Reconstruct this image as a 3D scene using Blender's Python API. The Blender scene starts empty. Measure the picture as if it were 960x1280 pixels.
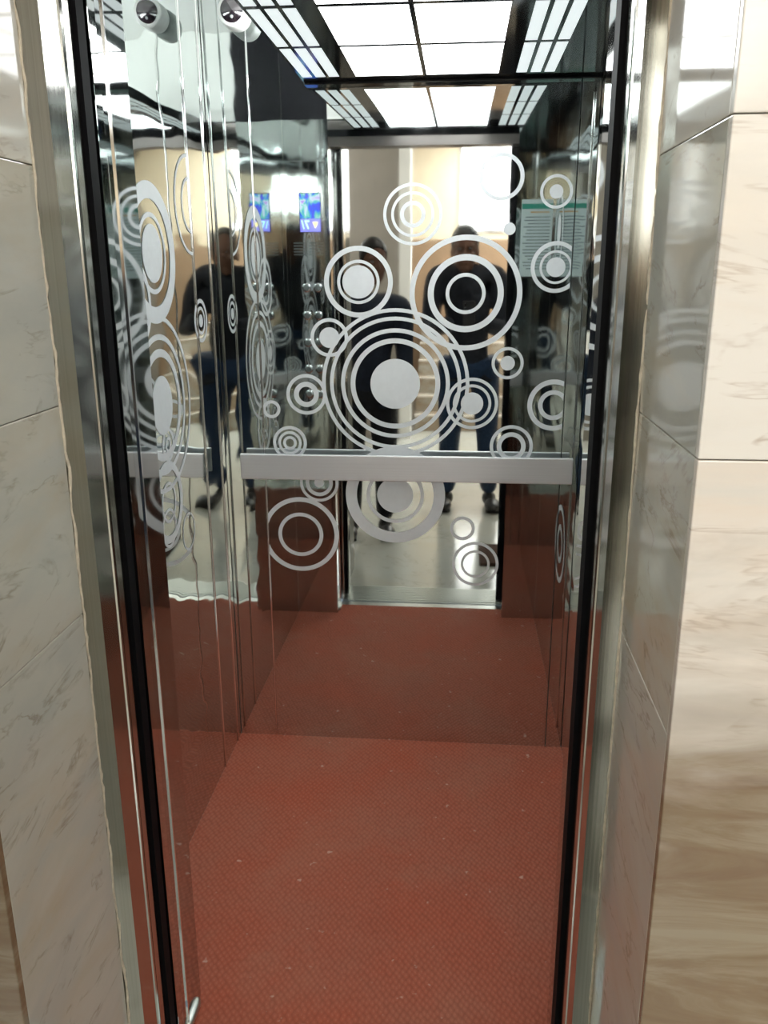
import bpy, bmesh, math, random
from mathutils import Vector, Matrix, Euler
random.seed(7)
SC = bpy.context.scene
COL = SC.collection

# ------------------------------------------------------------------ camera (two vanishing points, 960x1280 frame)
PP = (480.0, 640.0); VPY = (577.0, 335.0); NAD = (495.0, 4290.0); EYE = Vector((0, 0, 1.567))
FPX = math.sqrt(-((VPY[0]-PP[0])*(NAD[0]-PP[0]) + (VPY[1]-PP[1])*(NAD[1]-PP[1])))
_Y = Vector((VPY[0]-PP[0], VPY[1]-PP[1], FPX)).normalized()
_D = Vector((NAD[0]-PP[0], NAD[1]-PP[1], FPX)).normalized()
_X = _D.cross(_Y).normalized()
RW = Matrix((_X, _Y, -_D))                       # world = RW @ (right, down, forward)
cam = bpy.data.cameras.new('camera'); cam.sensor_fit = 'VERTICAL'; cam.sensor_height = 36.0; cam.sensor_width = 27.0
cam.lens = FPX*36.0/1280.0; cam.clip_start = 0.02
camo = bpy.data.objects.new('camera', cam); COL.objects.link(camo)
cr, cd, cf = (Vector((RW[0][i], RW[1][i], RW[2][i])) for i in range(3))
M = Matrix.Identity(4)
for i in range(3):
    M[i][0] = cr[i]; M[i][1] = -cd[i]; M[i][2] = -cf[i]; M[i][3] = EYE[i]
camo.matrix_world = M
SC.camera = camo
# helpers that turn a reading of the photograph into a place on a known plane
def ray(px, py): return RW @ Vector((px-PP[0], py-PP[1], FPX))
def on_y(px, py, y): d = ray(px, py); return EYE + d*(y/d.y)
def on_x(px, py, x): d = ray(px, py); return EYE + d*(x/d.x)

# ------------------------------------------------------------------ world, exposure
SC.view_settings.view_transform = 'Standard'; SC.view_settings.look = 'None'
SC.view_settings.gamma = 1.0; SC.view_settings.use_curve_mapping = False
SC.view_settings.exposure = 0.0
w = bpy.data.worlds.new('world'); SC.world = w; w.use_nodes = True
w.node_tree.nodes['Background'].inputs[0].default_value = (0.75, 0.85, 1, 1)
w.node_tree.nodes['Background'].inputs[1].default_value = 0.6
SC.cycles.max_bounces = 16; SC.cycles.glossy_bounces = 12; SC.cycles.diffuse_bounces = 5
SC.cycles.use_denoising = True
SC.cycles.sample_clamp_indirect = 6.0
CAB_L, STRIP_L, WIN_L, HALL_W = 7.0, 0.8, 7.0, 7.0
la = bpy.data.lights.new('added_hall_light', 'AREA'); la.shape = 'RECTANGLE'; la.size = 1.2; la.size_y = 0.25
la.energy = HALL_W; la.color = (1.0, 0.96, 0.89)
lo = bpy.data.objects.new('added_hall_light', la); COL.objects.link(lo); lo.location = (0.35, 0.15, 2.68)  # unseen lamp, added to wash the landing wall from above

# ------------------------------------------------------------------ dimensions (metres)
ZR = 2.40
XL, XR, YB, YF, H = -0.737, 0.37, 2.578, 1.478, 2.06      # lift car
XJL, XJR, YC = -0.55, 0.218, 1.365                        # car door jambs, car front
YM, YS = 0.83, 1.12                                       # landing wall face, steel frame face
DOOR_H = 2.0
HX, HYB, HH = 2.4, -5.6, 2.75                             # hall

# ------------------------------------------------------------------ mesh helpers
def to_mesh(bm, name, smooth=False):
    me = bpy.data.meshes.new(name)
    bmesh.ops.recalc_face_normals(bm, faces=bm.faces[:])
    bm.to_mesh(me); bm.free()
    if smooth:
        for p in me.polygons: p.use_smooth = True
    return me
def link(name, me, mat=None, parent=None, loc=None):
    o = bpy.data.objects.new(name, me); COL.objects.link(o)
    if mat is not None and me is not None:
        if isinstance(mat, (list, tuple)):
            for m_ in mat: me.materials.append(m_)
        elif not me.materials: me.materials.append(mat)
    if parent is not None: o.parent = parent
    if loc is not None: o.location = loc
    return o
def obj(name, bm, mat, parent=None, loc=None, smooth=False): return link(name, to_mesh(bm, name, smooth), mat, parent, loc)
def tag(o, label=None, cat=None, group=None, kind=None):
    if label: o['label'] = label
    if cat: o['category'] = cat
    if group: o['group'] = group
    if kind: o['kind'] = kind
    return o
def empty(name, loc=(0, 0, 0)):
    o = bpy.data.objects.new(name, None); COL.objects.link(o); o.location = loc; o.empty_display_size = 0.1
    return o
def struct(o, label=None): o['kind'] = 'structure'; o['label'] = label or o.name.replace('_', ' '); return o
def add_box(bm, x0, x1, y0, y1, z0, z1, bev=0.0):
    v = [bm.verts.new((x, y, z)) for x in (x0, x1) for y in (y0, y1) for z in (z0, z1)]
    fs = [bm.faces.new([v[i] for i in q]) for q in ((0,1,3,2),(4,6,7,5),(0,4,5,1),(2,3,7,6),(0,2,6,4),(1,5,7,3))]
    if bev > 0:
        es = list({e for f in fs for e in f.edges})
        bmesh.ops.bevel(bm, geom=es, offset=bev, segments=2, affect='EDGES', profile=0.6)
    return bm
def box(x0, x1, y0, y1, z0, z1, bev=0.0): return add_box(bmesh.new(), x0, x1, y0, y1, z0, z1, bev)
def prism(pts, z0, z1):
    bm = bmesh.new()
    a = [bm.verts.new((x, y, z0)) for x, y in pts]; b = [bm.verts.new((x, y, z1)) for x, y in pts]
    n = len(pts)
    for i in range(n): bm.faces.new((a[i], a[(i+1) % n], b[(i+1) % n], b[i]))
    bm.faces.new(a[::-1]); bm.faces.new(b)
    return bm
def add_tube(bm, pts, radii, seg=14, cap=True):
    pts = [Vector(p) for p in pts]
    if not isinstance(radii, (list, tuple)): radii = [radii]*len(pts)
    rings = []
    for i, p in enumerate(pts):
        d = (pts[min(i+1, len(pts)-1)] - pts[max(i-1, 0)]).normalized()
        u = d.cross(Vector((0, 0, 1)) if abs(d.z) < .9 else Vector((1, 0, 0))).normalized(); v = d.cross(u)
        rings.append([bm.verts.new(p + (u*math.cos(t) + v*math.sin(t))*radii[i]) for t in (2*math.pi*k/seg for k in range(seg))])
    for a, b in zip(rings, rings[1:]):
        for k in range(seg): bm.faces.new((a[k], a[(k+1) % seg], b[(k+1) % seg], b[k]))
    if cap: bm.faces.new(rings[0][::-1]); bm.faces.new(rings[-1])
    return bm
def add_ell(bm, c, r, seg=20, rng=14, rot=None):
    res = bmesh.ops.create_uvsphere(bm, u_segments=seg, v_segments=rng, radius=1.0)
    m = Matrix.Translation(c) @ (rot.to_matrix().to_4x4() if rot else Matrix.Identity(4)) @ Matrix.Diagonal((*r, 1))
    bmesh.ops.transform(bm, matrix=m, verts=res['verts'])
    return res['verts']

# ------------------------------------------------------------------ materials
def nodes(name):
    m = bpy.data.materials.new(name); m.use_nodes = True
    nt = m.node_tree; return m, nt, nt.nodes['Principled BSDF']
def N(nt, t, **k):
    n = nt.nodes.new(t)
    for a, b in k.items(): setattr(n, a, b)
    return n
def coords(nt, scale=(1, 1, 1), kind='Object', rnd=False):
    tc = N(nt, 'ShaderNodeTexCoord'); mp = N(nt, 'ShaderNodeMapping'); mp.inputs['Scale'].default_value = scale
    nt.links.new(tc.outputs[kind], mp.inputs['Vector'])
    if rnd:
        oi = N(nt, 'ShaderNodeObjectInfo'); mu = N(nt, 'ShaderNodeVectorMath', operation='SCALE')
        cb = N(nt, 'ShaderNodeCombineXYZ')
        for i in range(3): nt.links.new(oi.outputs['Random'], cb.inputs[i])
        nt.links.new(cb.outputs[0], mu.inputs[0]); mu.inputs['Scale'].default_value = 37.0
        nt.links.new(mu.outputs[0], mp.inputs['Location'])
    return mp.outputs['Vector']
def noise(nt, vec, scale, detail=3, rough=0.5, dist=0.0):
    n = N(nt, 'ShaderNodeTexNoise'); nt.links.new(vec, n.inputs['Vector'])
    n.inputs['Scale'].default_value = scale; n.inputs['Detail'].default_value = detail
    n.inputs['Roughness'].default_value = rough; n.inputs['Distortion'].default_value = dist
    return n
def ramp(nt, fac, stops, interp='LINEAR'):
    r = N(nt, 'ShaderNodeValToRGB'); r.color_ramp.interpolation = interp
    el = r.color_ramp.elements
    while len(el) < len(stops): el.new(0.5)
    for e, (p, c) in zip(el, stops): e.position = p; e.color = (*c, 1) if len(c) == 3 else c
    nt.links.new(fac, r.inputs['Fac']); return r
def mix(nt, fac, a, b, blend='MIX'):
    m = N(nt, 'ShaderNodeMix', data_type='RGBA', blend_type=blend)
    for s, v in ((0, fac), (6, a), (7, b)):
        if hasattr(v, 'default_value') or hasattr(v, 'is_linked'): nt.links.new(v, m.inputs[s])
        else: m.inputs[s].default_value = v if s == 0 else (*v, 1)
    return m.outputs[2]
def bump(nt, bsdf, h, strength, dist):
    b = N(nt, 'ShaderNodeBump'); b.inputs['Strength'].default_value = strength; b.inputs['Distance'].default_value = dist
    nt.links.new(h, b.inputs['Height']); nt.links.new(b.outputs['Normal'], bsdf.inputs['Normal']); return b
def plain(name, col, rough=0.5, metal=0.0, spec=0.5, grain=0.0, gscale=60):
    m, nt, b = nodes(name)
    b.inputs['Roughness'].default_value = rough; b.inputs['Metallic'].default_value = metal
    b.inputs['Specular IOR Level'].default_value = spec
    n = noise(nt, coords(nt), gscale, 4)
    r = ramp(nt, n.outputs['Fac'], [(0.3, tuple(c*(1-grain) for c in col)), (0.7, tuple(min(1, c*(1+grain)) for c in col))])
    nt.links.new(r.outputs['Color'], b.inputs['Base Color'])
    return m
def emit(name, col, strength):
    m, nt, b = nodes(name)
    b.inputs['Base Color'].default_value = (0.8, 0.8, 0.8, 1); b.inputs['Roughness'].default_value = 0.4
    b.inputs['Emission Color'].default_value = (*col, 1); b.inputs['Emission Strength'].default_value = strength
    return m
def mirror(name, col, rough, wave, scale=(2.2, 2.2, 7.0), nscale=1.0, dist=0.004):
    m, nt, b = nodes(name)
    b.inputs['Metallic'].default_value = 1.0
    v = coords(nt, scale); n = noise(nt, v, nscale, 1, 0.4)
    if wave > 0: bump(nt, b, n.outputs['Fac'], wave, dist)
    s = noise(nt, coords(nt, (9, 9, 5)), 1.3, 5, 0.65)
    r = ramp(nt, s.outputs['Fac'], [(0.35, tuple(c*0.97 for c in col)), (0.7, col)])
    nt.links.new(r.outputs['Color'], b.inputs['Base Color'])
    rr = ramp(nt, s.outputs['Fac'], [(0.4, (rough,)*3), (0.75, (rough*1.8+.01,)*3)])
    nt.links.new(rr.outputs['Color'], b.inputs['Roughness'])
    return m
def brushed(name, col, rough, sc=(400, 400, 2), amt=0.12):
    m, nt, b = nodes(name); b.inputs['Metallic'].default_value = 1.0
    n = noise(nt, coords(nt, sc), 1.0, 3)
    r = ramp(nt, n.outputs['Fac'], [(0.2, tuple(c*(1-amt) for c in col)), (0.8, tuple(min(1, c*(1+amt)) for c in col))])
    nt.links.new(r.outputs['Color'], b.inputs['Base Color'])
    rr = ramp(nt, n.outputs['Fac'], [(0.2, (rough*.8,)*3), (0.8, (rough*1.2,)*3)])
    nt.links.new(rr.outputs['Color'], b.inputs['Roughness'])
    return m
def marble(name, base, warm, vein, amount, gloss=0.07, vs=(1.6, 1.6, 3.2), grey=(0.52, 0.52, 0.47), rot=0.0):
    m, nt, b = nodes(name)
    v0 = coords(nt, rnd=True); mp = N(nt, 'ShaderNodeMapping'); mp.inputs['Rotation'].default_value = (rot, rot, 0); mp.inputs['Scale'].default_value = vs
    nt.links.new(v0, mp.inputs['Vector']); v = mp.outputs['Vector']
    n1 = noise(nt, v, 1.5, 6, 0.58, 0.5); n2 = noise(nt, v, 2.3, 6, 0.6, 0.4); n3 = noise(nt, v, 1.9, 5, 0.62, 0.6); n4 = noise(nt, v, 9.0, 4, 0.6)
    c = mix(nt, ramp(nt, n1.outputs['Fac'], [(0.45, (0,)*3), (0.68, (amount,)*3)]).outputs['Color'], base, warm)
    c = mix(nt, ramp(nt, n2.outputs['Fac'], [(0.36, (0.8,)*3), (0.55, (0,)*3)]).outputs['Color'], c, grey)
    k = mix(nt, 1.0, ramp(nt, n3.outputs['Fac'], [(0.478, (0,)*3), (0.5, (0.55,)*3), (0.522, (0,)*3)]).outputs['Color'],
            ramp(nt, n4.outputs['Fac'], [(0.42, (0,)*3), (0.65, (1,)*3)]).outputs['Color'], 'MULTIPLY')
    c = mix(nt, k, c, vein)
    nt.links.new(c, b.inputs['Base Color'])
    b.inputs['Roughness'].default_value = gloss; b.inputs['Specular IOR Level'].default_value = 0.6
    w_ = noise(nt, coords(nt, (1.6, 1.6, 3.2), rnd=True), 1.2, 2); bump(nt, b, w_.outputs['Fac'], 0.06, 0.01)
    return m

M_back = mirror('back_wall_mirror_steel', (0.66, 0.70, 0.69), 0.02, 0.05, (2.5, 2.5, 3.0))
M_side = mirror('side_wall_mirror_steel', (0.63, 0.67, 0.66), 0.02, 1.0, (1.6, 2.2, 7.5))
M_front = mirror('front_return_mirror_steel', (0.56, 0.58, 0.575), 0.03, 0.22, (1.6, 2.2, 6.0))
M_jamb = mirror('jamb_polished_steel', (0.60, 0.61, 0.59), 0.03, 0.10, (2, 2, 5))
M_trim = mirror('bright_chrome_trim', (0.9, 0.9, 0.9), 0.06, 0.0)
M_frost = plain('frosted_etching', (0.78, 0.82, 0.84), 0.55, 0.45, grain=0.02)
M_brush = brushed('brushed_steel_frame', (0.56, 0.56, 0.52), 0.11)
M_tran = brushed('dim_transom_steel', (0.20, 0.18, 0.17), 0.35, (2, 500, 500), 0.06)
M_rail = brushed('brushed_steel_rail', (0.80, 0.81, 0.84), 0.45, (2, 500, 500), 0.06)
M_alu = brushed('ribbed_aluminium', (0.62, 0.64, 0.60), 0.35, (3, 600, 10), 0.1)
M_black = plain('black_rubber', (0.003, 0.003, 0.004), 0.6, 0, 0.08, 0.2)
M_ceil = plain('black_gloss_ceiling', (0.012, 0.013, 0.014), 0.08, 0.0, 0.7, 0.1)
M_cabpan = emit('ceiling_diffuser', (0.97, 1.0, 1.0), CAB_L)
M_strip = emit('side_strip_diffuser', (0.86, 0.96, 0.97), STRIP_L)
M_white = plain('white_plastic', (0.42, 0.43, 0.41), 0.35, 0, 0.5, 0.03)
M_grey = plain('grey_plastic', (0.20, 0.22, 0.21), 0.4, 0, 0.5, 0.06)
M_darkgl = plain('lens_glass', (0.008, 0.006, 0.008), 0.08, 0, 0.6, 0.1)
M_marble = marble('cream_marble', (0.57, 0.565, 0.50), (0.50, 0.42, 0.29), (0.24, 0.19, 0.12), 0.65, 0.07, (1.6, 1.6, 4.5), (0.50, 0.51, 0.47), 0.7)
M_mface = marble('pale_marble_face', (0.77, 0.75, 0.70), (0.70, 0.60, 0.48), (0.36, 0.27, 0.19), 0.45, 0.16, (1.1, 1.1, 6.5), (0.70, 0.68, 0.63))
M_mtop = marble('lit_cream_marble', (0.80, 0.78, 0.72), (0.72, 0.66, 0.54), (0.36, 0.27, 0.19), 0.4, 0.07, (1.6, 1.6, 4.5), (0.72, 0.72, 0.67), 0.7)  # reveal marble painted paler, as if lit from high up
M_mbrown = marble('brown_marble', (0.50, 0.40, 0.27), (0.40, 0.25, 0.12), (0.16, 0.09, 0.04), 0.9, 0.16, (1.2, 1.2, 5.0), (0.46, 0.41, 0.31))
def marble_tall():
    # long slab: pale stone above, ochre brown clouds low down, painted darker for dim light
    m = marble('ochre_shaded_marble', (0.76, 0.725, 0.67), (0.70, 0.57, 0.44), (0.36, 0.27, 0.19), 0.45, 0.16, (1.1, 1.1, 6.5), (0.68, 0.66, 0.61))
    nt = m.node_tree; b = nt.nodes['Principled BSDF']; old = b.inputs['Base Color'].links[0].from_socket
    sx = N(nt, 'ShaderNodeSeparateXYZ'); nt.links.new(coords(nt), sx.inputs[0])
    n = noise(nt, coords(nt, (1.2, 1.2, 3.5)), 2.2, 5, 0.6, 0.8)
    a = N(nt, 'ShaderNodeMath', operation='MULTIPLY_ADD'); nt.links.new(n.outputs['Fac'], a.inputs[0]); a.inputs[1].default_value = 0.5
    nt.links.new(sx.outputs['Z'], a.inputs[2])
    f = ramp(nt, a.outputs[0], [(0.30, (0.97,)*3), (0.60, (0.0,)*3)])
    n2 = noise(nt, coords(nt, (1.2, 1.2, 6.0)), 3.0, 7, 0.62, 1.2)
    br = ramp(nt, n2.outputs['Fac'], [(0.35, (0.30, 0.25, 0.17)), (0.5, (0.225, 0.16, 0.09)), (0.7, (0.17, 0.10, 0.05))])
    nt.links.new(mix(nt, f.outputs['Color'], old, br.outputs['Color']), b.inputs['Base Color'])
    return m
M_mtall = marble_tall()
M_grout = plain('cement_grout', (0.62, 0.56, 0.45), 0.9, 0, 0.2, 0.15, 90)
M_peach = plain('peach_painted_plaster', (0.92, 0.80, 0.61), 0.8, 0, 0.3, 0.04, 8)
M_taupe = plain('taupe_painted_plaster', (0.30, 0.27, 0.235), 0.75, 0, 0.3, 0.05, 8)
M_dado = plain('brown_dado_tile', (0.36, 0.24, 0.15), 0.35, 0, 0.5, 0.08, 6)
M_hwhite = plain('white_hall_paint', (0.86, 0.85, 0.82), 0.7, 0, 0.3, 0.03, 8)
M_win = emit('daylit_window_glass', (1.0, 0.985, 0.96), WIN_L)
M_winframe = plain('grey_window_frame', (0.35, 0.34, 0.33), 0.5)
M_step = marble('beige_step_marble', (0.40, 0.31, 0.22), (0.34, 0.24, 0.15), (0.2, 0.14, 0.1), 0.6, 0.2)
M_nose = plain('pale_step_nosing', (0.8, 0.74, 0.66), 0.4)
M_hfloor = marble('white_hall_marble', (0.54, 0.54, 0.49), (0.50, 0.46, 0.37), (0.3, 0.28, 0.24), 0.4, 0.14, (1.5, 1.5, 1.5), (0.52, 0.53, 0.49))
M_paper = plain('pale_notice_paper', (0.52, 0.60, 0.58), 0.5, 0, 0.4, 0.03)
M_teal = plain('teal_print', (0.02, 0.24, 0.17), 0.5)
M_orange = plain('orange_print', (0.5, 0.27, 0.09), 0.5)
M_ink = plain('dark_grey_print', (0.12, 0.15, 0.16), 0.6)

def mat_red_mat():
    m, nt, b = nodes('red_ribbed_mat')
    v = coords(nt)
    # diagonal rows of small raised grains
    mp = N(nt, 'ShaderNodeMapping'); mp.inputs['Rotation'].default_value = (0, 0, math.radians(38)); mp.inputs['Scale'].default_value = (95, 62, 1)
    nt.links.new(v, mp.inputs['Vector'])
    vo = N(nt, 'ShaderNodeTexVoronoi'); vo.inputs['Scale'].default_value = 1.0; vo.inputs['Randomness'].default_value = 0.35
    vo.voronoi_dimensions = '2D'; nt.links.new(mp.outputs[0], vo.inputs['Vector'])
    h = ramp(nt, vo.outputs['Distance'], [(0.05, (1,)*3), (0.62, (0,)*3)])
    n1 = noise(nt, v, 3.2, 5, 0.6); n2 = noise(nt, v, 95, 2); n3 = noise(nt, v, 34, 2, 0.5)
    c = mix(nt, ramp(nt, n1.outputs['Fac'], [(0.35, (0,)*3), (0.7, (1,)*3)]).outputs['Color'], (0.40, 0.098, 0.054), (0.37, 0.124, 0.078))
    c = mix(nt, ramp(nt, h.outputs['Color'], [(0.0, (0.30,)*3), (0.5, (0,)*3)]).outputs['Color'], c, (0.15, 0.042, 0.022))
    c = mix(nt, ramp(nt, h.outputs['Color'], [(0.72, (0,)*3), (1.0, (0.30,)*3)]).outputs['Color'], c, (0.55, 0.22, 0.14))  # highlights painted on the grain tops
    c = mix(nt, ramp(nt, noise(nt, v, 2.0, 4, 0.6, 0.5).outputs['Fac'], [(0.54, (0,)*3), (0.74, (0.32,)*3)]).outputs['Color'], c, (0.36, 0.22, 0.15))
    c = mix(nt, ramp(nt, n3.outputs['Fac'], [(0.70, (0,)*3), (0.76, (0.5,)*3)]).outputs['Color'], c, (0.66, 0.50, 0.42))
    nt.links.new(c, b.inputs['Base Color']); b.inputs['Roughness'].default_value = 0.75
    b.inputs['Specular IOR Level'].default_value = 0.25
    bump(nt, b, h.outputs['Color'], 0.7, 0.003)
    return m
M_red = mat_red_mat()

# ================================================================== LIFT CAR
def bowx(z): return 0.0
def bow(z): return -0.016*max(0.0, z-1.3)**2         # the thin steel sheet bellies in a little towards the top
def panel_y(name, x0, x1, z0, z1, y, mat, parent, gap=0.0015):
    bm = bmesh.new(); n = 48; rows = []
    for i in range(n+1):
        z = z0 + (z1-z0)*i/n
        rows.append([bm.verts.new((x, y+bow(z)+dy, z)) for x, dy in ((x0+gap, 0.004), (x0+gap, 0), (x1-gap, 0), (x1-gap, 0.004))])
    for a, b in zip(rows, rows[1:]):
        for k in range(3): bm.faces.new((a[k], a[k+1], b[k+1], b[k]))
    o = obj(name, bm, mat, parent)
    for p in o.data.polygons: p.use_smooth = abs(p.normal.y) > 0.7
    o.data.set_sharp_from_angle(angle=math.radians(40))
    return o
wb = struct(obj('wall_back', box(XL-0.05, XR+0.05, YB+0.012, YB+0.05, 0, ZR), M_grey), 'mirror-polished back wall of the lift car with etched circles')
SEAML, SEAMR = -0.610, 0.317
panel_y('steel_panel', XL, SEAML, 0.0, ZR, YB, M_back, wb)
panel_y('steel_panel', SEAML, SEAMR, 0.0, ZR, YB, M_back, wb)
panel_y('steel_panel', SEAMR, XR, 0.0, ZR, YB, M_back, wb)
def trim_v(x, y, z0, z1, r, parent, name='trim_strip'):
    bm = bmesh.new(); n = 12
    add_tube(bm, [(x+(bowx(z0+(z1-z0)*i/n) if abs(x-XL) < .01 else 0), y+(bow(z0+(z1-z0)*i/n) if abs(y-YB) < .02 else 0), z0+(z1-z0)*i/n) for i in range(n+1)], r, 8)
    return obj(name, bm, M_trim, parent, smooth=True)
trim_v(SEAML, YB-0.001, 0, ZR, 0.0028, wb)

def etched(parent, centre, to_plane, rings, clip=None, name='etched_circle', seg=72):
    """centre in metres on the wall (u,z); rings = [(outer, inner)], inner 0 = solid disc"""
    bm = bmesh.new()
    for ro, ri in rings:
        n = seg
        o_ = [bm.verts.new((centre[0]+ro*math.cos(2*math.pi*k/n), 0, centre[1]+ro*math.sin(2*math.pi*k/n))) for k in range(n)]
        if ri <= 0:
            mid = [bm.verts.new((centre[0]+ro*.5*math.cos(2*math.pi*k/n), 0, centre[1]+ro*.5*math.sin(2*math.pi*k/n))) for k in range(n)]
            c = bm.verts.new((centre[0], 0, centre[1]))
            for k in range(n):
                bm.faces.new((o_[k], o_[(k+1) % n], mid[(k+1) % n], mid[k])); bm.faces.new((mid[k], mid[(k+1) % n], c))
        else:
            i_ = [bm.verts.new((centre[0]+ri*math.cos(2*math.pi*k/n), 0, centre[1]+ri*math.sin(2*math.pi*k/n))) for k in range(n)]
            for k in range(n): bm.faces.new((o_[k], o_[(k+1) % n], i_[(k+1) % n], i_[k]))
    for lim, sgn in (clip or []):
        bmesh.ops.bisect_plane(bm, geom=bm.verts[:]+bm.edges[:]+bm.faces[:], plane_co=(lim, 0, 0), plane_no=(sgn, 0, 0), clear_outer=True)
    for v in bm.verts: v.co = to_plane(v.co.x, v.co.z)
    me = bpy.data.meshes.new(name); bm.to_mesh(me); bm.free()
    return link(name, me, M_frost, parent)
_cnt = [0]
def back_circle(px, py, rings):
    c = on_y(px, py, YB); s = (on_y(px+10, py, YB)-on_y(px-10, py, YB)).length/20
    _cnt[0] += 1; off = 0.0008+0.00012*(_cnt[0] % 6)
    etched(wb, (c.x, c.z), lambda u, z: Vector((u, YB+bow(z)-off, z)), [(a*s, b*s) for a, b in rings], [(SEAML+.003, -1), (SEAMR-.003, 1)])
for c in [
    (494, 480, [(31, 0), (56, 50), (68, 63), (82, 77.5), (92, 87.5)]),
    (582, 367, [(70.5, 64), (47.5, 40), (25, 20.5)]),
    (448, 352.5, [(43, 37), (26.5, 22.8), (20, 0)]),
    (411.7, 422, [(23.5, 19.3), (12.5, 0)]),
    (516, 268, [(37, 33), (27, 23.5), (16, 11)]),
    (627, 221, [(28.5, 23.5)]),
    (695.5, 239.5, [(20.5, 16.8), (8.5, 0)]),
    (637, 286, [(7.5, 0)]),
    (694.7, 334, [(31.5, 26.5), (20.5, 17.5), (12, 0)]),
    (691.5, 506.5, [(32.5, 26.5), (19, 13.5)]),
    (634.5, 454, [(20, 16.2), (9, 0)]),
    (590, 504.5, [(32.5, 28.5), (24, 20.5), (14, 0)]),
    (639, 558, [(27, 22.8), (18, 12.5)]),
    (383, 493, [(25, 20.8), (15.5, 9.5)]),
    (339.5, 511.5, [(11, 7.2)]),
    (362.5, 553.5, [(21, 17.2), (14.5, 11.3), (8.5, 5.2)]),
    (494, 619, [(62, 48), (36, 31.5), (22.5, 0)]),
    (399, 603.5, [(24, 20.5), (17, 12.5), (6, 0)]),
    (376, 668, [(47.5, 42), (28, 23.5)]),
    (578, 660.5, [(15.5, 11.5)]),
    (594, 705, [(29, 25.5), (18, 15)])]:
    back_circle(*c)

# ---- left wall
def panel_xb(name, y0, y1, z0, z1, mat, parent):
    bm = bmesh.new(); n = 48; rows = []
    for i in range(n+1):
        z = z0+(z1-z0)*i/n
        rows.append([bm.verts.new((XL+bowx(z)+dx, y, z)) for y, dx in ((y0+.0015, -.004), (y0+.0015, 0), (y1-.0015, 0), (y1-.0015, -.004))])
    for a, b in zip(rows, rows[1:]):
        for k in range(3): bm.faces.new((a[k], b[k], b[k+1], a[k+1]))
    o = obj(name, bm, mat, parent)
    for p in o.data.polygons: p.use_smooth = abs(p.normal.x) > 0.7
    o.data.set_sharp_from_angle(angle=math.radians(40))
    return o
def panel_x(name, y0, y1, x, z0, z1, mat, parent, s=1):
    return obj(name, box(min(x, x-.004*s), max(x, x-.004*s), y0+.0015, y1-.0015, z0, z1), mat, parent)
wl = struct(obj('wall_left', box(XL-0.05, XL-0.006, YF-0.02, YB+0.012, 0, ZR), M_grey), 'mirror-polished left wall of the lift car with etched circles')
SEAMY = 2.37
panel_xb('steel_panel', YF, SEAMY, 0, ZR, M_side, wl)
panel_xb('steel_panel', SEAMY, YB, 0, ZR, M_side, wl)
for y in (SEAMY, 2.53): trim_v(XL+0.001, y, 0, ZR, 0.003, wl)
def left_circle(px, py, rings):
    c = on_x(px, py, XL); s = (on_x(px, py+10, XL)-on_x(px, py-10, XL)).length/20
    _cnt[0] += 1; off = 0.0008+0.00012*(_cnt[0] % 6)
    etched(wl, (c.y, c.z), lambda u, z: Vector((XL+bowx(z)+off, u, z)), [(a*s, b*s) for a, b in rings], [(YF+.003, -1), (SEAMY-.003 if px < 245 else YB, 1)])
for c in [
    (190, 317, [(87, 66), (50, 44), (36, 0)]),
    (237, 257, [(61, 57), (34, 30.5)]),
    (251, 401, [(27, 22), (17.5, 13.5), (8, 0)]),
    (203, 507, [(37, 0), (70, 60), (88, 81), (111, 105)]),
    (210, 556, [(21, 17), (10, 6)]),
    (168, 380, [(58, 50), (36, 30)]),
    (172, 515, [(46, 41), (30, 26), (16, 0)]),
    (211, 628, [(52, 42), (26, 22)]),
    (212, 660, [(25, 21)]), (236, 664, [(24, 21)]),
    (176, 650, [(17, 14)]), (178, 690, [(28, 24), (16, 13)])]:
    left_circle(*c)
# ---- right wall
wr = struct(obj('wall_right', box(XR+0.006, XR+0.05, YF-0.02, YB+0.012, 0, ZR), M_grey), 'mirror-polished right wall of the lift car')
panel_x('steel_panel', YF, 2.45, XR, 0, ZR, M_side, wr, -1)
panel_x('steel_panel', 2.45, YB, XR, 0, ZR, M_side, wr, -1)
trim_v(XR-0.001, 2.45, 0, ZR, 0.003, wr)
for u, z, rg in [(2.25, .62, [(.14, .12), (.07, .05)]), (1.7, 1.68, [(.13, .115), (.06, 0)])]:
    etched(wr, (u, z), lambda a, b: Vector((XR-0.0012, a, b)), rg, [(YF+.003, -1), (2.447, 1)])
# ---- front returns and transom
wf = struct(obj('wall_front', box(XL, XJL, YC, YF, 0, ZR), M_front), 'mirror-polished front return of the lift car beside the door opening')
obj('return_panel', box(XJR, XR, YC, YF, 0, H+.034), M_front, wf)
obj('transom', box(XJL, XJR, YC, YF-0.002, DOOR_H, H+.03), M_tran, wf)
obj('added_lining', box(XL+.001, XJL-.001, YF, YF+0.003, H+.036, ZR-.001), M_black, wf)  # added black sheet that darkens the mirrored corner
obj('added_lining', box(XJL, XR-.001, YC+.03, YF+0.003, H+.036, ZR-.001), M_hwhite, wf)  # added white sheet so the steel mirrors a bright cavity
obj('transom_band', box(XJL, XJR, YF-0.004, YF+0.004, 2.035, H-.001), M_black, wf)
obj('trim_strip', box(XJL-0.001, XJL+0.0025, 1.389, 1.394, 0, DOOR_H), M_trim, wf)

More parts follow.
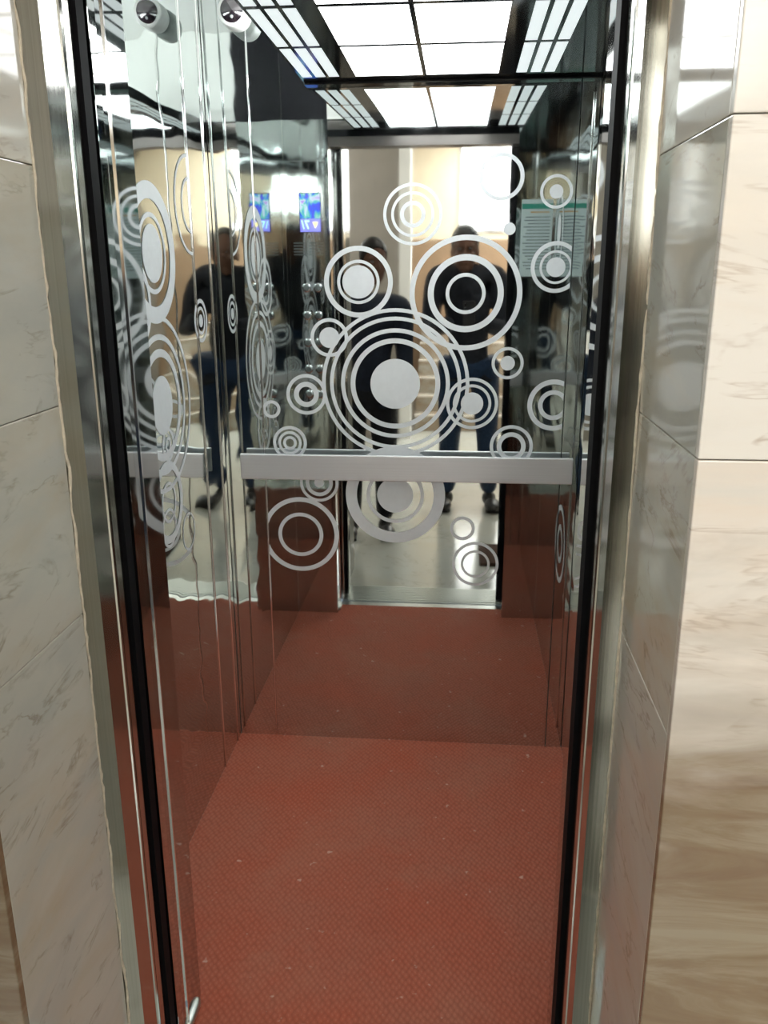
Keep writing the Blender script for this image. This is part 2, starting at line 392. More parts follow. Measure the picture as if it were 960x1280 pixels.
# ---- suspended black ceiling with light panels, short of the left wall; car roof above it
ce = struct(obj('ceiling', box(XL-0.05, XR+0.05, YC, YB+0.05, ZR, ZR+0.04), M_hwhite), 'white roof of the lift car above the suspended ceiling')
XI = -0.443
sc_ = struct(obj('ceiling_suspended', box(XI, XR, YC, YB-0.001, H, H+0.035), M_ceil), 'glossy black suspended lift ceiling with lit diffuser panels')
rows = [(2.164, 2.466), (1.849, 2.140), (1.535, 1.825)]
for y0, y1 in rows:
    for x0, x1 in ((-0.291, -0.1135), (-0.1025, 0.086)):
        obj('light_panel', box(x0, x1, y0, y1, H-0.0008, H+0.002), M_cabpan, sc_)
    for x0, x1 in ((0.132, 0.159), (0.169, 0.195), (0.205, 0.231), (-0.363, -0.336), (-0.399, -0.373), (-0.435, -0.409)):
        obj('strip_panel', box(x0, x1, y0, y1, H-0.0008, H+0.002), M_strip, sc_)
obj('cornice', box(XI, XR-.004, YB-0.055, YB-0.012, H-0.008, H, 0.002), M_ceil, sc_)
for x in (-0.30, 0.10):  # unseen glowing tubes, added to whiten the cavity
    bm = bmesh.new(); add_tube(bm, [(x, 1.6, H+0.06), (x, 2.45, H+0.06)], 0.013, 12)
    obj('added_tube', bm, emit('added_tube_glow', (0.97, 1, 1), 230.0), sc_, smooth=True)
    bm = bmesh.new()
    for y in (1.59, 2.46): add_box(bm, x-.016, x+.016, y-.02, y+.02, H+.035, H+.08, .003)
    tag(obj('added_tube_holder', bm, M_white, sc_), kind='stuff')

# ---- car floor and red mat
fl = struct(obj('floor', box(XL-0.05, XR+0.05, YC, YB+0.05, -0.04, -0.006), M_grey), 'lift car floor under the red mat')
mat_o = tag(obj('floor_mat', box(XL+.0003, XR-.0003, YC+.012, YB-.0003, -0.006, 0.0), M_red), 'red ribbed rubber mat covering the whole lift car floor', 'mat')

# ---- handrails
def handrail(label, p0, p1, nrm):
    r = tag(empty('handrail', (0, 0, 0)), label, 'handrail')
    p0, p1, n = Vector(p0), Vector(p1), Vector(nrm)
    d = (p1-p0).normalized(); bm = bmesh.new()
    add_box(bm, 0, (p1-p0).length, -0.006, 0.006, -0.0405, 0.0405, 0.003)
    mt = Matrix((( d.x, n.x, 0, p0.x), (d.y, n.y, 0, p0.y), (0, 0, 1, p0.z), (0, 0, 0, 1)))
    bmesh.ops.transform(bm, matrix=mt, verts=bm.verts[:])
    obj('bar', bm, M_rail, r)
    for t in (0.12, 0.5, 0.88):
        q = p0+(p1-p0)*t; bm = bmesh.new()
        add_tube(bm, [q-n*0.004, q-n*0.0375], [0.011, 0.011]); add_tube(bm, [q-n*0.034, q-n*0.0405], [0.022, 0.024])
        obj('bracket', bm, M_trim, r, smooth=True)
    return r
handrail('flat brushed steel handrail across the etched back wall', (-0.678, YB-0.042, 0.972), (0.348, YB-0.042, 0.972), (0, -1, 0))

# ---- operating panel on the inside of the left front return (faces the back wall)
cop = tag(empty('operating_panel', (-0.645, YF, 0.7)), 'steel lift operating panel with round buttons and blue colour display', 'control panel')
def child(name, bm, mat, parent, smooth=False):
    bm.transform(Matrix.Translation(-parent.location)); return obj(name, bm, mat, parent, smooth=smooth)
child('plate', box(-0.722, -0.565, YF, YF+0.004, 0.72, 1.95, 0.0015), M_front, cop)
def mat_screen():
    m, nt, b = nodes('colour_lcd_screen')
    v = coords(nt, (14, 14, 14)); n = noise(nt, v, 1.0, 3, 0.6, 1.5)
    r = ramp(nt, n.outputs['Fac'], [(0.25, (0.10, 0.02, 0.55)), (0.42, (0.02, 0.10, 0.75)), (0.5, (0.10, 0.50, 0.35)), (0.58, (0.55, 0.65, 0.85)), (0.7, (0.35, 0.12, 0.6))])
    b.inputs['Base Color'].default_value = (0.01, 0.01, 0.02, 1); b.inputs['Roughness'].default_value = 0.15
    nt.links.new(r.outputs['Color'], b.inputs['Emission Color']); b.inputs['Emission Strength'].default_value = 2.0
    return m
child('display_bezel', box(-0.677, -0.585, YF+0.004, YF+0.008, 1.685, 1.835, 0.001), M_darkgl, cop)
scr = child('screen', box(-0.674, -0.588, YF+0.008, YF+0.009, 1.738, 1.832), mat_screen(), cop)
M_band = emit('lcd_blue_band', (0.03, 0.02, 0.62), 2.0); M_yel = emit('lcd_yellow', (1.0, 0.78, 0.12), 2.5); M_cyan = emit('lcd_cyan', (0.35, 0.85, 1.0), 3.0)
child('screen_band', box(-0.674, -0.588, YF+0.008, YF+0.0092, 1.688, 1.737), M_band, cop)
bm = bmesh.new()   # down arrow and floor number, seen from inside the car (x runs right to left for that reader)
tri = [bm.verts.new(p) for p in ((-0.598, YF+0.0098, 1.725), (-0.622, YF+0.0098, 1.725), (-0.610, YF+0.0098, 1.701))]; bm.faces.new(tri)
child('down_arrow', bm, M_yel, cop)
def text_mesh(txt, size):
    cu = bpy.data.curves.new('txt', 'FONT'); cu.body = txt; cu.size = size; cu.extrude = 0.0004; cu.align_x = 'CENTER'; cu.align_y = 'CENTER'
    o = bpy.data.objects.new('txt', cu); COL.objects.link(o)
    dg = bpy.context.evaluated_depsgraph_get(); dg.update()
    me = bpy.data.meshes.new_from_object(o.evaluated_get(dg)); bpy.data.objects.remove(o); bpy.data.curves.remove(cu)
    me.materials.clear(); return me
me = text_mesh('7/', 0.046)
me.transform(Matrix.Translation(Vector((-0.651, YF+0.0098, 1.713))-cop.location) @ Matrix.Rotation(math.pi, 4, 'Z') @ Matrix.Rotation(math.pi/2, 4, 'X'))
link('floor_number', me, M_cyan, cop)
bm = bmesh.new()
for k in range(5): add_box(bm, -0.705, -0.650, YF+0.004, YF+0.0045, 1.60+k*0.011, 1.604+k*0.011); add_box(bm, -0.640, -0.582, YF+0.004, YF+0.0045, 1.60+k*0.011, 1.604+k*0.011)
tag(child('printed_lines', bm, M_ink, cop), kind='stuff')
b0 = bmesh.new()
bmr = bmesh.new(); add_tube(bmr, [(0, 0, 0), (0, 0.005, 0), (0, 0.0075, 0)], [0.0185, 0.0185, 0.015], 24)
me_ring = to_mesh(bmr, 'button_ring', True); me_ring.materials.append(M_trim)
bmc = bmesh.new(); add_tube(bmc, [(0, 0.0075, 0), (0, 0.0095, 0), (0, 0.0105, 0)], [0.0125, 0.0125, 0.010], 20)
me_cap = to_mesh(bmc, 'button_cap', True); me_cap.materials.append(M_grey)
for r_ in range(5):
    for c_ in range(2):
        q = Vector((-0.655+0.048*c_, YF+0.004, 1.475-0.11*r_))-cop.location
        bt = link('button', me_ring, None, cop, q); link('button_cap', me_cap, None, bt)

# ---- safety notice on the inside of the right front return
nt_ = tag(empty('notice', (0.3, YF, 1.52)), 'pale printed notice with teal heading band on the steel door return', 'notice')
child('sheet', box(0.238, 0.364, YF, YF+0.003, 1.515, 1.80, 0.0008), M_paper, nt_)
child('heading_band', box(0.240, 0.362, YF+0.003, YF+0.0035, 1.766, 1.785), M_teal, nt_)
child('heading_rule', box(0.275, 0.350, YF+0.003, YF+0.0035, 1.752, 1.757), M_orange, nt_)
bm = bmesh.new()
for k in range(17):
    x1 = 0.354; x0 = 0.246+random.random()*0.03
    add_box(bm, x0, x1, YF+0.003, YF+0.0034, 1.735-k*0.012, 1.7385-k*0.012)
tag(child('printed_lines', bm, M_ink, nt_), kind='stuff')

# ---- bullet security camera high in the left back corner
p = on_y(290, 13, 2.475)
cc = tag(empty('security_camera', (p.x, p.y, p.z)), 'white bullet security camera high in the back corner of the lift', 'camera')
def cpart(name, prof, mt, off=(0, 0)):
    bm = bmesh.new(); add_tube(bm, [(off[0], y, off[1]) for y, r in prof], [r for y, r in prof], 32); return obj(name, bm, mt, cc, smooth=True)
cpart('body', [(-0.002, 0.030), (-0.006, 0.037), (0.002, 0.0395), (0.05, 0.0395), (0.068, 0.036), (0.074, 0.02)], M_white)
lw = cpart('lens_window', [(-0.0065, 0.0305), (-0.004, 0.0305)], M_darkgl)
bm = bmesh.new(); add_tube(bm, [(0, -0.008, -0.016), (0, -0.006, -0.016)], 0.004, 12); obj('sensor', bm, M_grey, lw, smooth=True)
cpart('mount', [(0.070, 0.017), (0.090, 0.017), (0.092, 0.032), (0.118, 0.034)], M_grey)

# ================================================================== DOORWAY
d1 = struct(empty('door_1', (0, 0, 0)), 'steel landing door frame with polished jambs')
jl = [(-0.5495, 1.12), (-0.532, 1.1416), (-0.532, 1.194), (-0.5335, 1.1955), (-0.5335, 1.1985), (-0.5310, 1.200), (-0.5298, 1.2045), (-0.5310, 1.209), (-0.532, 1.2105), (-0.532, 1.240), (-0.57, 1.240), (-0.57, 1.12)]
obj('jamb', prism(jl, 0, 2.06), M_brush, d1)
jr = [(0.2340, 1.12), (0.2112, 1.148), (0.2100, 1.192), (0.2112, 1.1935), (0.2112, 1.1965), (0.2085, 1.198), (0.2070, 1.2025), (0.2078, 1.207), (0.2080, 1.2085), (0.2060, 1.250), (0.25, 1.250), (0.25, 1.12)]
obj('jamb', prism(jr[::-1], 0, 2.06), M_brush, d1)
obj('head', box(-0.551, 0.2345, 1.12, 1.24, 2.02, 2.06), M_brush, d1)
obj('head_panel', box(-0.549, 0.233, 1.125, 1.32, 2.06, 2.369), M_brush, d1)
# open door leaves tucked beside the opening: black rubber edge and chrome nosing
obj('rubber_edge', box(-0.60, -0.5265, 1.242, 1.268, 0.012, 2.03), M_black, d1)
obj('chrome_edge', box(-0.60, -0.5385, 1.309, 1.338, 0.012, 2.03, 0.002), M_jamb, d1)
obj('rubber_edge', box(0.1990, 0.27, 1.252, 1.294, 0.012, 2.03), M_black, d1)
obj('chrome_edge', box(0.222, 0.27, 1.309, 1.338, 0.012, 2.03, 0.002), M_jamb, d1)
# sills
si = struct(obj('trim_1', box(-0.55, 0.234, 1.12, 1.318, -0.04, 0.0), M_alu), 'ribbed aluminium landing sill')
for k in range(9): obj('sill_rib', box(-0.53, 0.22, 1.13+k*0.02, 1.14+k*0.02, 0.0, 0.004), M_alu, si)
struct(obj('trim_2', box(XJL, XJR, YC-.03, YC+.0115, -0.006, 0.0), M_alu), 'aluminium lift car sill')
# small grey guide peg at the corner of the car sill
g = on_y(254, 1270, 1.47)
bm = bmesh.new()
add_tube(bm, [(0, -0.07, 0.004), (0, -0.05, 0.006), (0, -0.008, 0.008), (0, 0.004, 0.008), (0, 0.009, 0.007)], [0.005, 0.010, 0.0115, 0.009, 0.004], 16)
tag(obj('guide_peg', bm, M_alu, None, (g.x-.004, 1.448, 0.004), smooth=True), 'small rounded grey metal peg lying at the mat corner', 'peg')

# ================================================================== LANDING WALL (marble tiles)
TZ = [0.0, 1.076, 1.386, 1.696, 2.006, 2.366]
def tiles(parent, make, zs, mats):
    for (z0, z1), mt in zip(zip(zs, zs[1:]), mats):
        make(parent, z0+0.0012, z1-0.0012, mt)
T = 0.012
wll = struct(obj('wall_landing_left', box(-HX, -0.55-T, YM+T, 1.33, 0, HH), M_grout), 'marble tiled landing wall on the left of the lift door')
wlr = struct(obj('wall_landing_right', box(0.234+T, HX, YM+T, 1.33, 0, HH), M_grout), 'marble tiled landing wall on the right of the lift door')
wlt = struct(obj('wall_landing_top', box(-0.55-T, 0.234+T, YM+T, 1.33, 2.37, HH), M_grout), 'landing wall above the lift door')
def tile(parent, x0, x1, y0, y1, z0, z1, mt): 
    cx, cy, cz = (x0+x1)/2, (y0+y1)/2, (z0+z1)/2
    return obj('tile', box(x0-cx, x1-cx, y0-cy, y1-cy, z0-cz, z1-cz, 0.0015), mt, parent, (cx, cy, cz))
for i, (z0, z1) in enumerate(zip(TZ, TZ[1:])):
    a, b = z0+.0005, z1-.0005
    tile(wll, -0.55-T, -0.55, YM+T, 1.118, a, b, M_mtop if z0 > 1.69 else M_marble)                     # reveals
    tile(wlr, 0.234, 0.234+T, YM+T, 1.118, a, b, M_mtop if z0 > 1.69 else M_marble)
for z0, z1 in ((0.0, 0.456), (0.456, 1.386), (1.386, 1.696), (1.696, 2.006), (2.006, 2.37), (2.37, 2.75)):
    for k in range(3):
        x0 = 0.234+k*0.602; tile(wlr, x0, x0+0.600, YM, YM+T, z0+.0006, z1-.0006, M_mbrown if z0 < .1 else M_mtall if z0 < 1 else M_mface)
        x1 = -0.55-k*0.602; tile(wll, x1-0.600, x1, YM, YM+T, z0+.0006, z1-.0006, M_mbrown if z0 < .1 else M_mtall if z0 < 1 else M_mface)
    if z0 < 2.3: continue
    for x0, x1 in ((-0.549, -0.158), (-0.157, 0.233)): tile(wlt, x0, x1, YM, YM+T, z0+.001, z1-.001, M_mface)
# ragged cement beads where the tiles meet the steel frame
def bead(parent, x, y, r, amp, seed):
    rnd = random.Random(seed); bm = bmesh.new(); pts = []; rad = []; o = 0
    for k in range(161):
        z = 0.01+1.98*k/160; o = o*0.75+rnd.uniform(-amp, amp)
        pts.append((x+o*0.5, y+o, z)); rad.append(r*rnd.uniform(0.6, 1.3))
    add_tube(bm, pts, rad, 6); return obj('grout_bead', bm, M_grout, parent, smooth=True)
bead(wll, -0.5495, 1.1185, 0.0022, 0.0016, 3)
bead(wlr, 0.2335, 1.1185, 0.0022, 0.0018, 5)

# ================================================================== HALL behind the camera (seen in the mirror steel)
struct(obj('floor_hall', box(-HX, HX, HYB, 1.12, -0.05, 0.0), M_hfloor), 'pale marble floor of the hall')
struct(obj('ceiling_hall', box(-HX, HX, HYB, YM+T, HH, HH+0.05), M_hwhite), 'white hall ceiling')
struct(obj('wall_hall_left', box(-HX-.05, -HX, HYB, 1.33, 0, HH), M_taupe), 'taupe painted hall wall')
struct(obj('wall_hall_right', box(HX, HX+.05, HYB, 1.33, 0, HH), M_taupe), 'taupe painted hall wall beside the stairs')
wh = struct(obj('wall_hall_back', box(-HX, HX, HYB-.05, HYB, 0, HH), M_peach), 'peach painted wall at the far end of the hall')
obj('dado', box(-HX+.002, HX-.002, HYB, HYB+.012, 0, 1.72), M_dado, wh)
struct(obj('wall_hall_partition', box(-HX, -0.565, -3.0, -2.80, 0, HH), M_taupe), 'taupe painted partition wall in the hall')
struct(obj('trim_3', box(-0.563, -0.46, -3.0, -2.79, 0, HH), M_hwhite), 'white painted column at the end of the partition')
def window(n, x0, x1, y0, y1, z0, z1, label, side=-1):
    fr = struct(empty('window_%d' % n, (0, 0, 0)), label)
    t = 0.03
    along_x = abs(x1-x0) > abs(y1-y0)
    obj('pane', box(x0, x1, y0, y1, z0, z1), M_win, fr)
    bm = bmesh.new()
    if along_x:
        e = y1+0.002
        for a, b, c, d in ((x0-t, x1+t, z0-t, z0), (x0-t, x1+t, z1, z1+t), (x0-t, x0, z0, z1), (x1, x1+t, z0, z1)): add_box(bm, a, b, e-.004, e+.012, c, d)
    else:
        e = x0-0.002 if side < 0 else x1+0.010
        for a, b, c, d in ((y0-t, y1+t, z0-t, z0), (y0-t, y1+t, z1, z1+t), (y0-t, y0, z0, z1), (y1, y1+t, z0, z1)): add_box(bm, e-.012, e+.004, a, b, c, d)
    obj('window_frame', bm, M_winframe, fr)
window(1, -0.02, 1.30, HYB+.002, HYB+.010, 1.82, 2.68, 'bright daylit window at the far end of the hall')
window(2, -HX+.002, -HX+.010, -2.7, -1.0, 2.08, 2.66, 'added bright high window in the left wall of the hall', 1)  # added for a bright reflection in the steel frame
window(3, HX-.010, HX-.002, -4.6, -2.2, 1.9, 2.66, 'added bright window in the side wall of the hall')  # unseen window, added for more light and reflection
# stairs rising away
st = struct(empty('stairs', (0, 0, 0)), 'beige marble stairs with pale nosings')
for k in range(6):
    y1 = -3.2-0.28*k
    o = obj('step', box(-0.44, 1.7, HYB+.02 if k == 5 else y1-0.28, y1, 0, 0.15*(k+1)), M_step, st)
    obj('nosing', box(-0.44, 1.7, y1-.035, y1+.008, 0.15*(k+1)-0.006, 0.15*(k+1)+0.012), M_nose, o)
# added lamp body around the hall light, none seen here
hl = tag(empty('added_lamp', (0.35, 0.15, 2.75)), 'added long white ceiling lamp above the hall in front of the lift', 'lamp')
child('added_housing', box(-0.27, 0.97, 0.01, 0.29, 2.70, 2.75, 0.006), M_hwhite, hl)
child('diffuser', box(-0.25, 0.95, 0.025, 0.275, 2.693, 2.70), emit('added_diffuser', (1, .95, .86), 3.0), hl)
ll = tag(empty('added_lamp', (-1.85, -2.2, HH)), 'added large square ceiling lamp beside the partition wall of the hall', 'lamp')  # added to brighten the right reveal and its reflection
child('added_housing', box(-2.33, -1.38, -2.75, -1.65, HH-.05, HH, 0.006), M_hwhite, ll)
child('diffuser', box(-2.3, -1.4, -2.72, -1.68, HH-.056, HH-.05), emit('added_diffuser', (1, .97, .90), 10.0), ll)
lx, ly = -0.05, -1.9
l_ = tag(empty('added_lamp', (lx, ly, HH)), 'added square white ceiling lamp over the middle of the hall', 'lamp')  # added to brighten the white column
child('added_housing', box(lx-.22, lx+.22, ly-.22, ly+.22, HH-.05, HH, 0.006), M_hwhite, l_)
child('diffuser', box(lx-.2, lx+.2, ly-.2, ly+.2, HH-.056, HH-.05), emit('added_diffuser', (1, .95, .86), 12.0), l_)
# light panel added as a skylight to brighten the stairwell
sk = struct(obj('window_4', box(-0.2, 1.7, -5.3, -2.7, HH-0.012, HH-0.002), emit('added_skylight_glass', (1.0, 0.98, 0.94), 9.5)), 'added bright skylight panel over the stairwell')  # window_4 is the added light panel
bm = bmesh.new()
for a, b, c, d in ((-0.25, 1.75, -5.35, -5.3), (-0.25, 1.75, -2.7, -2.65), (-0.25, -0.2, -5.3, -2.7), (1.7, 1.75, -5.3, -2.7), (0.73, 0.77, -5.3, -2.7)): add_box(bm, a, b, c, d, HH-0.03, HH)
obj('window_frame', bm, M_winframe, sk)
# doormat
bm = box(0.13, 0.72, 0.44, 0.78, 0.0, 0.02, 0.006)
tag(obj('doormat', bm, plain('dark_brown_coir', (0.055, 0.028, 0.018), 0.95, 0, 0.2, 0.4, 220)), 'dark brown doormat on the pale hall floor by the lift door', 'doormat')

# ================================================================== PEOPLE
def skin_mesh(joints, edges, root, sub=2):
    names = list(joints); idx = {n: i for i, n in enumerate(names)}
    me = bpy.data.meshes.new('skin'); me.from_pydata([joints[n][0] for n in names], [(idx[a], idx[b]) for a, b in edges], [])
    o = bpy.data.objects.new('skin', me); COL.objects.link(o)
    o.modifiers.new('s', 'SKIN')
    if not me.skin_vertices: me.skin_vertices.new()
    for n in names:
        r = joints[n][1]; sv = me.skin_vertices[0].data[idx[n]]
        sv.radius = (r, r) if not isinstance(r, tuple) else r; sv.use_root = (n == root)
    ss = o.modifiers.new('ss', 'SUBSURF'); ss.levels = sub; ss.render_levels = sub
    dg = bpy.context.evaluated_depsgraph_get(); dg.update()
    out = bpy.data.meshes.new_from_object(o.evaluated_get(dg)); bpy.data.objects.remove(o); bpy.data.meshes.remove(me)
    return out
def remesh(parts, voxel, name, smooth=2):
    bm = bmesh.new()
    for p in parts:
        if isinstance(p, bpy.types.Mesh): bm.from_mesh(p)
    for p in parts:
        if not isinstance(p, bpy.types.Mesh): p(bm)
    me = bpy.data.meshes.new(name); bm.to_mesh(me); bm.free()
    o = bpy.data.objects.new(name, me); COL.objects.link(o)
    r = o.modifiers.new('r', 'REMESH'); r.mode = 'VOXEL'; r.voxel_size = voxel
    s = o.modifiers.new('s', 'SMOOTH'); s.iterations = smooth; s.factor = 0.5
    dg = bpy.context.evaluated_depsgraph_get(); dg.update()
    out = bpy.data.meshes.new_from_object(o.evaluated_get(dg)); bpy.data.objects.remove(o); bpy.data.meshes.remove(me)
    bm = bmesh.new(); bm.from_mesh(out); bm.verts.ensure_lookup_table(); seen = set(); isl = []
    for v in bm.verts:                                  # keep the outer skin only, no trapped pockets
        if v in seen: continue
        st_ = [v]; seen.add(v); c_ = []
        while st_:
            x = st_.pop(); c_.append(x)
            for e in x.link_edges:
                y = e.other_vert(x)
                if y not in seen: seen.add(y); st_.append(y)
        isl.append(c_)
    isl.sort(key=len)
    bmesh.ops.delete(bm, geom=[v for c_ in isl[:-1] for v in c_], context='VERTS'); bm.to_mesh(out); bm.free()
    for q in out.polygons: q.use_smooth = True
    out.materials.clear(); out.name = name
    return out
M_skin = plain('brown_skin', (0.13, 0.06, 0.038), 0.55, 0, 0.4, 0.06, 30)
M_hair = plain('black_hair', (0.008, 0.007, 0.007), 0.5, 0, 0.4, 0.3, 200)

def person(label, loc, rotz, hgt, hands, feet, jacket, trousers, shoe, lean=0.0, group=None, turn=0.0, drop=0.0):
    """figure facing +Y; hands = wrist targets (local, right then left) with finger direction; feet = x offsets"""
    s = hgt/1.75
    root = tag(empty('person', loc), label, 'person', group); root.rotation_euler.z = rotz
    V = Vector
    nk = V((lean, 0.01, 1.48)); hd = V((lean*1.3, 0.035+drop*.6, 1.63-drop))
    J = {'pelvis': (V((0, 0, 0.95)), (0.125, 0.10)), 'belly': (V((lean*.3, 0.01, 1.10)), (0.13, 0.105)), 'chest': (V((lean*.7, 0.0, 1.29)), (0.15, 0.115)),
         'collar': (V((lean, 0.0, 1.42)), (0.085, 0.07)), 'neck': (nk, 0.054), 'skull': (V((lean*1.2, 0.02+drop*.5, 1.56-drop*.6)), 0.05)}
    E = [('pelvis', 'belly'), ('belly', 'chest'), ('chest', 'collar'), ('collar', 'neck'), ('neck', 'skull')]
    for i, sg in ((0, 1), (1, -1)):
        wr_, fd, thumb = hands[i][:3]; wr_ = V(wr_); fd = V(fd).normalized(); thumb = V(thumb).normalized()
        sh = V((lean*.8+sg*0.185, -0.005, 1.405))
        mid = (sh+wr_)*0.5; d = wr_-sh; L = d.length; half = 0.285
        bend = math.sqrt(max(0.0, half*half-(L*0.5)**2))
        el = mid + V((sg*0.45, -0.35, -0.8)).normalized()*bend
        J['sh%d' % i] = (sh, 0.064); J['ua%d' % i] = (sh.lerp(el, .5), 0.052); J['el%d' % i] = (el, 0.043); J['fa%d' % i] = (el.lerp(wr_, .4), 0.041); J['wr%d' % i] = (wr_, 0.029)
        E += [('collar', 'sh%d' % i), ('sh%d' % i, 'ua%d' % i), ('ua%d' % i, 'el%d' % i), ('el%d' % i, 'fa%d' % i), ('fa%d' % i, 'wr%d' % i)]
        hx = sg*0.095; fx = feet[i]
        J['hip%d' % i] = (V((hx, 0, 0.88)), 0.095); J['th%d' % i] = (V(((hx*.7+fx*.3), 0.012, 0.70)), 0.082); J['kn%d' % i] = (V(((hx+fx)/2, 0.02, 0.49)), 0.06)
        J['cf%d' % i] = (V((hx*.3+fx*.7, -0.012, 0.33)), 0.055); J['an%d' % i] = (V((fx, -0.02, 0.09)), 0.038); J['to%d' % i] = (V((fx*1.12, 0.13, 0.035)), 0.032)
        E += [('pelvis', 'hip%d' % i), ('hip%d' % i, 'th%d' % i), ('th%d' % i, 'kn%d' % i), ('kn%d' % i, 'cf%d' % i), ('cf%d' % i, 'an%d' % i), ('an%d' % i, 'to%d' % i)]
    base = skin_mesh(J, E, 'pelvis')
    # hands: palm and five fingers as skinned chains rooted in the palm
    hm = []
    for i, sg in ((0, 1), (1, -1)):
        wr_, fd, thumb = hands[i][:3]; wr_ = V(wr_); fd = V(fd).normalized(); th = V(thumb).normalized()
        side = (th - fd*th.dot(fd)).normalized()            # across the palm, towards the thumb
        nrm = fd.cross(side)*(1 if i == 0 else -1)           # palm side normal (fingers curl this way)
        curl = hands[i][3] if len(hands[i]) > 3 else 0.35
        HJ = {'w': (wr_, 0.026), 'p': (wr_+fd*0.045, (0.038, 0.018))}; HE = [('w', 'p')]
        for k, ln in enumerate((0.072, 0.080, 0.074, 0.058)):
            b = wr_+fd*0.088+side*(0.027-0.018*k)
            d1_ = (fd*math.cos(curl)+nrm*math.sin(curl)); d2 = (fd*math.cos(curl*2.3)+nrm*math.sin(curl*2.3)); d3 = (fd*math.cos(curl*3.4)+nrm*math.sin(curl*3.4))
            p1 = b+d1_*ln*0.45; p2 = p1+d2*ln*0.32; p3 = p2+d3*ln*0.25
            for nm, q, rr in (('a', b, .0105), ('b', p1, .0092), ('c', p2, .0085), ('d', p3, .007)): HJ['%s%d' % (nm, k)] = (q, rr)
            HE += [('p', 'a%d' % k), ('a%d' % k, 'b%d' % k), ('b%d' % k, 'c%d' % k), ('c%d' % k, 'd%d' % k)]
        t0 = wr_+fd*0.03+side*0.030; t1 = t0+(fd*.6+side*.7+nrm*.35).normalized()*0.035; t2 = t1+(fd*.85+side*.3+nrm*.5).normalized()*0.03
        for nm, q, rr in (('t0', t0, .0125), ('t1', t1, .0105), ('t2', t2, .008)): HJ[nm] = (q, rr)
        HE += [('w', 't0'), ('t0', 't1'), ('t1', 't2')]
        hm.append(skin_mesh(HJ, HE, 'w'))
    R_ = Euler((0, 0, turn))
    def head(bm):
        def E_(c, r, seg=24, rng=16): add_ell(bm, hd + (R_.to_matrix() @ V(c)), r, seg, rng, R_)
        E_((0, -0.005, 0.035), (0.076, 0.094, 0.088)); E_((0, 0.020, -0.035), (0.061, 0.070, 0.080)); E_((0, 0.055, -0.092), (0.030, 0.028, 0.024), 16, 12)
        E_((0, 0.092, -0.018), (0.013, 0.020, 0.016), 12, 8); E_((0, 0.086, 0.008), (0.009, 0.013, 0.026), 12, 8)
        for sx in (-1, 1):
            E_((sx*0.076, -0.005, -0.010), (0.009, 0.018, 0.032), 12, 10)
            E_((sx*0.031, 0.076, 0.024), (0.022, 0.012, 0.008), 12, 8)
            E_((sx*0.040, 0.058, -0.030), (0.022, 0.022, 0.022), 12, 8)
        E_((0, 0.084, -0.055), (0.024, 0.010, 0.0055), 14, 8); E_((0, 0.082, -0.066), (0.021, 0.010, 0.0065), 14, 8)
    body_me = remesh([base]+hm+[head], 0.0065, 'body'); body_me.transform(Matrix.Scale(s, 4))
    link('body', body_me, M_skin, root)
    for sx in (-1, 1):
        bm = bmesh.new(); add_ell(bm, hd + (R_.to_matrix() @ V((sx*0.031, 0.080, 0.008))), (0.0125, 0.008, 0.007), 12, 8, R_)
        bm.transform(Matrix.Scale(s, 4)); obj('eye', bm, plain('eye_white', (0.10, 0.09, 0.085), 0.4), root, smooth=True)
    def hair(bm): 
        vs = add_ell(bm, hd + (R_.to_matrix() @ V((0, -0.012, 0.045))), (0.083, 0.100, 0.090), 32, 24, R_)
        cut = hd + (R_.to_matrix() @ V((0, 0.06, 0.055)))
        bmesh.ops.bisect_plane(bm, geom=bm.verts[:]+bm.edges[:]+bm.faces[:], plane_co=cut, plane_no=R_.to_matrix() @ V((0, 0.75, -0.62)), clear_outer=True)
        bmesh.ops.holes_fill(bm, edges=bm.edges[:], sides=0)
    hm_ = remesh([hair], 0.006, 'hair', 1); hm_.transform(Matrix.Scale(s, 4)); link('hair', hm_, M_hair, root)
    # clothing grows from the same joints, a little fuller
    up = [k for k in J if k in ('pelvis', 'belly', 'chest', 'collar') or k[:2] in ('sh', 'ua', 'el', 'fa')]
    JJ = {k: (J[k][0].copy(), tuple(x+0.016 for x in J[k][1]) if isinstance(J[k][1], tuple) else J[k][1]+0.014) for k in up}
    for i in (0, 1):
        w_ = J['el%d' % i][0].lerp(J['wr%d' % i][0], .92); JJ['cu%d' % i] = (w_, 0.042)
    JJ['hem'] = (V((0, 0, 0.84)), (0.155, 0.118)); JJ['cl2'] = (J['collar'][0].lerp(nk, .75), 0.066)
    EE = [e for e in E if e[0] in JJ and e[1] in JJ] + [('fa0', 'cu0'), ('fa1', 'cu1'), ('pelvis', 'hem'), ('collar', 'cl2')]
    jm = remesh([skin_mesh(JJ, EE, 'pelvis')], 0.008, 'jacket', 1); jm.transform(Matrix.Scale(s, 4)); jk = link('jacket', jm, jacket, root)
    lo_ = [k for k in J if k == 'pelvis' or k[:2] in ('hi', 'th', 'kn', 'cf', 'an')]
    LL = {k: (J[k][0].copy(), tuple(x+0.008 for x in J[k][1]) if isinstance(J[k][1], tuple) else J[k][1]+0.013) for k in lo_}
    for i in (0, 1): LL['an%d' % i] = (LL['an%d' % i][0]+V((0, .005, -.01)), 0.060)
    EE = [e for e in E if e[0] in LL and e[1] in LL]
    tm = remesh([skin_mesh(LL, EE, 'pelvis')], 0.008, 'trousers', 1); tm.transform(Matrix.Scale(s, 4)); link('trousers', tm, trousers, root)
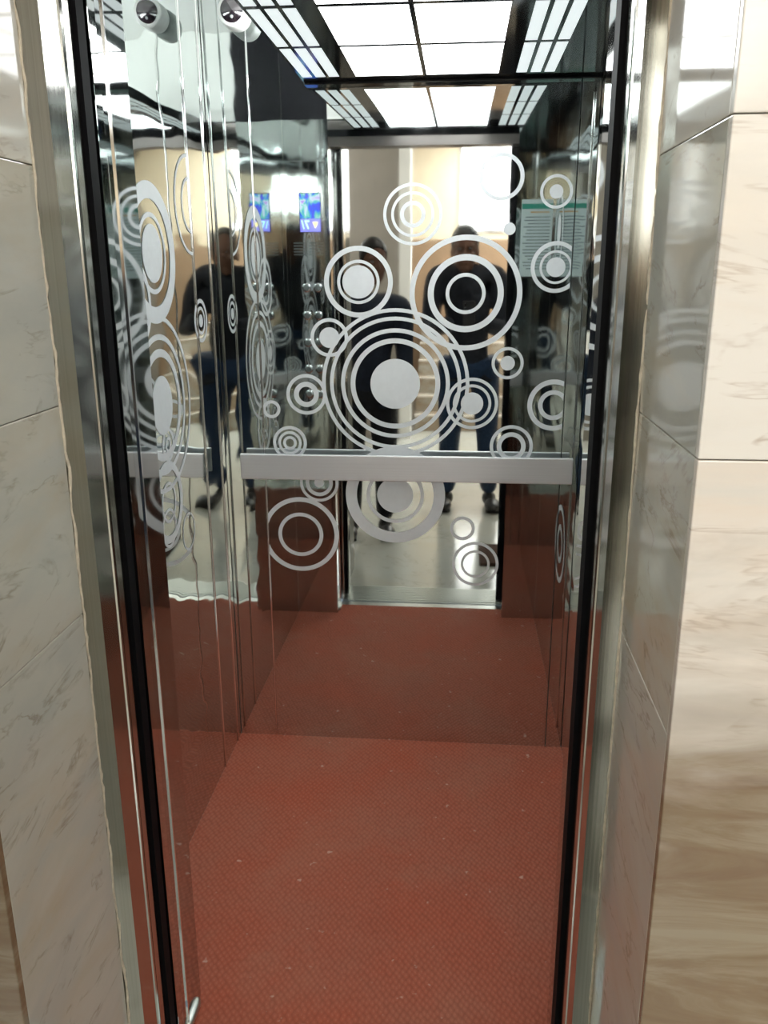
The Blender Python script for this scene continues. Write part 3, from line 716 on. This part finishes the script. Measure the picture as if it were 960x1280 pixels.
    for i in (0, 1):
        a, t = J['an%d' % i][0], J['to%d' % i][0]
        def sh_(bm):
            add_ell(bm, V((t.x, 0.10, 0.040)), (0.050, 0.105, 0.038), 20, 14); add_ell(bm, V((a.x, -0.03, 0.052)), (0.044, 0.065, 0.050), 20, 14)
            add_box(bm, t.x-0.045, t.x+0.045, -0.075, 0.165, 0.0, 0.022, 0.01)
        sm = remesh([sh_], 0.006, 'shoe', 1); sm.transform(Matrix.Scale(s, 4)); link('shoe', sm, shoe, root)
    return root
M_j1 = plain('black_jacket_cloth', (0.016, 0.019, 0.028), 0.8, 0, 0.3, 0.25, 40)
M_t1 = plain('dark_blue_denim', (0.020, 0.040, 0.085), 0.85, 0, 0.2, 0.3, 70)
M_j2 = plain('navy_cloth', (0.014, 0.020, 0.036), 0.8, 0, 0.3, 0.25, 40)
M_t2 = plain('charcoal_cloth', (0.014, 0.015, 0.018), 0.85, 0, 0.2, 0.25, 60)
M_shoe = plain('black_shoe_leather', (0.012, 0.011, 0.011), 0.4, 0, 0.5, 0.2)
s1 = 1.73/1.75
person('person in a black jacket and blue jeans holding up a phone', (0.06, -0.42, 0), 0.0, 1.84,
       [((0.075, 0.290, 1.165), (-0.25, 0.12, 1.0), (-1, 0.25, 0.1), 0.42), ((-0.095, 0.290, 1.165), (0.25, 0.12, 1.0), (1, 0.25, 0.1), 0.42)],
       [0.15, -0.125], M_j1, M_t1, M_shoe, lean=-0.03, drop=0.095)
person('person in navy clothes standing with arms down by the marble wall', (-0.53, 0.24, 0), math.radians(-6), 1.67,
       [((0.235, 0.05, 0.83), (0.02, 0.10, -1), (-0.1, 1, 0), 0.3), ((-0.235, 0.05, 0.83), (-0.02, 0.10, -1), (0.1, 1, 0), 0.3)],
       [0.10, -0.11], M_j2, M_t2, M_shoe, lean=0.03, turn=math.radians(-15))
# phone in the first person's hands
ph = tag(empty('smartphone', (0.05, -0.085, 1.27)), 'black smartphone held upright in the hands of the person in blue jeans', 'phone')
obj('case', box(-0.037, 0.037, -0.004, 0.004, -0.078, 0.078, 0.003), plain('black_phone_case', (0.01, 0.01, 0.012), 0.3), ph)
bm = bmesh.new()
for dz in (0.058, 0.040): add_tube(bm, [(-0.022, 0.0035, dz), (-0.022, 0.006, dz)], 0.0065, 16)
obj('lens_pair', bm, M_darkgl, ph)
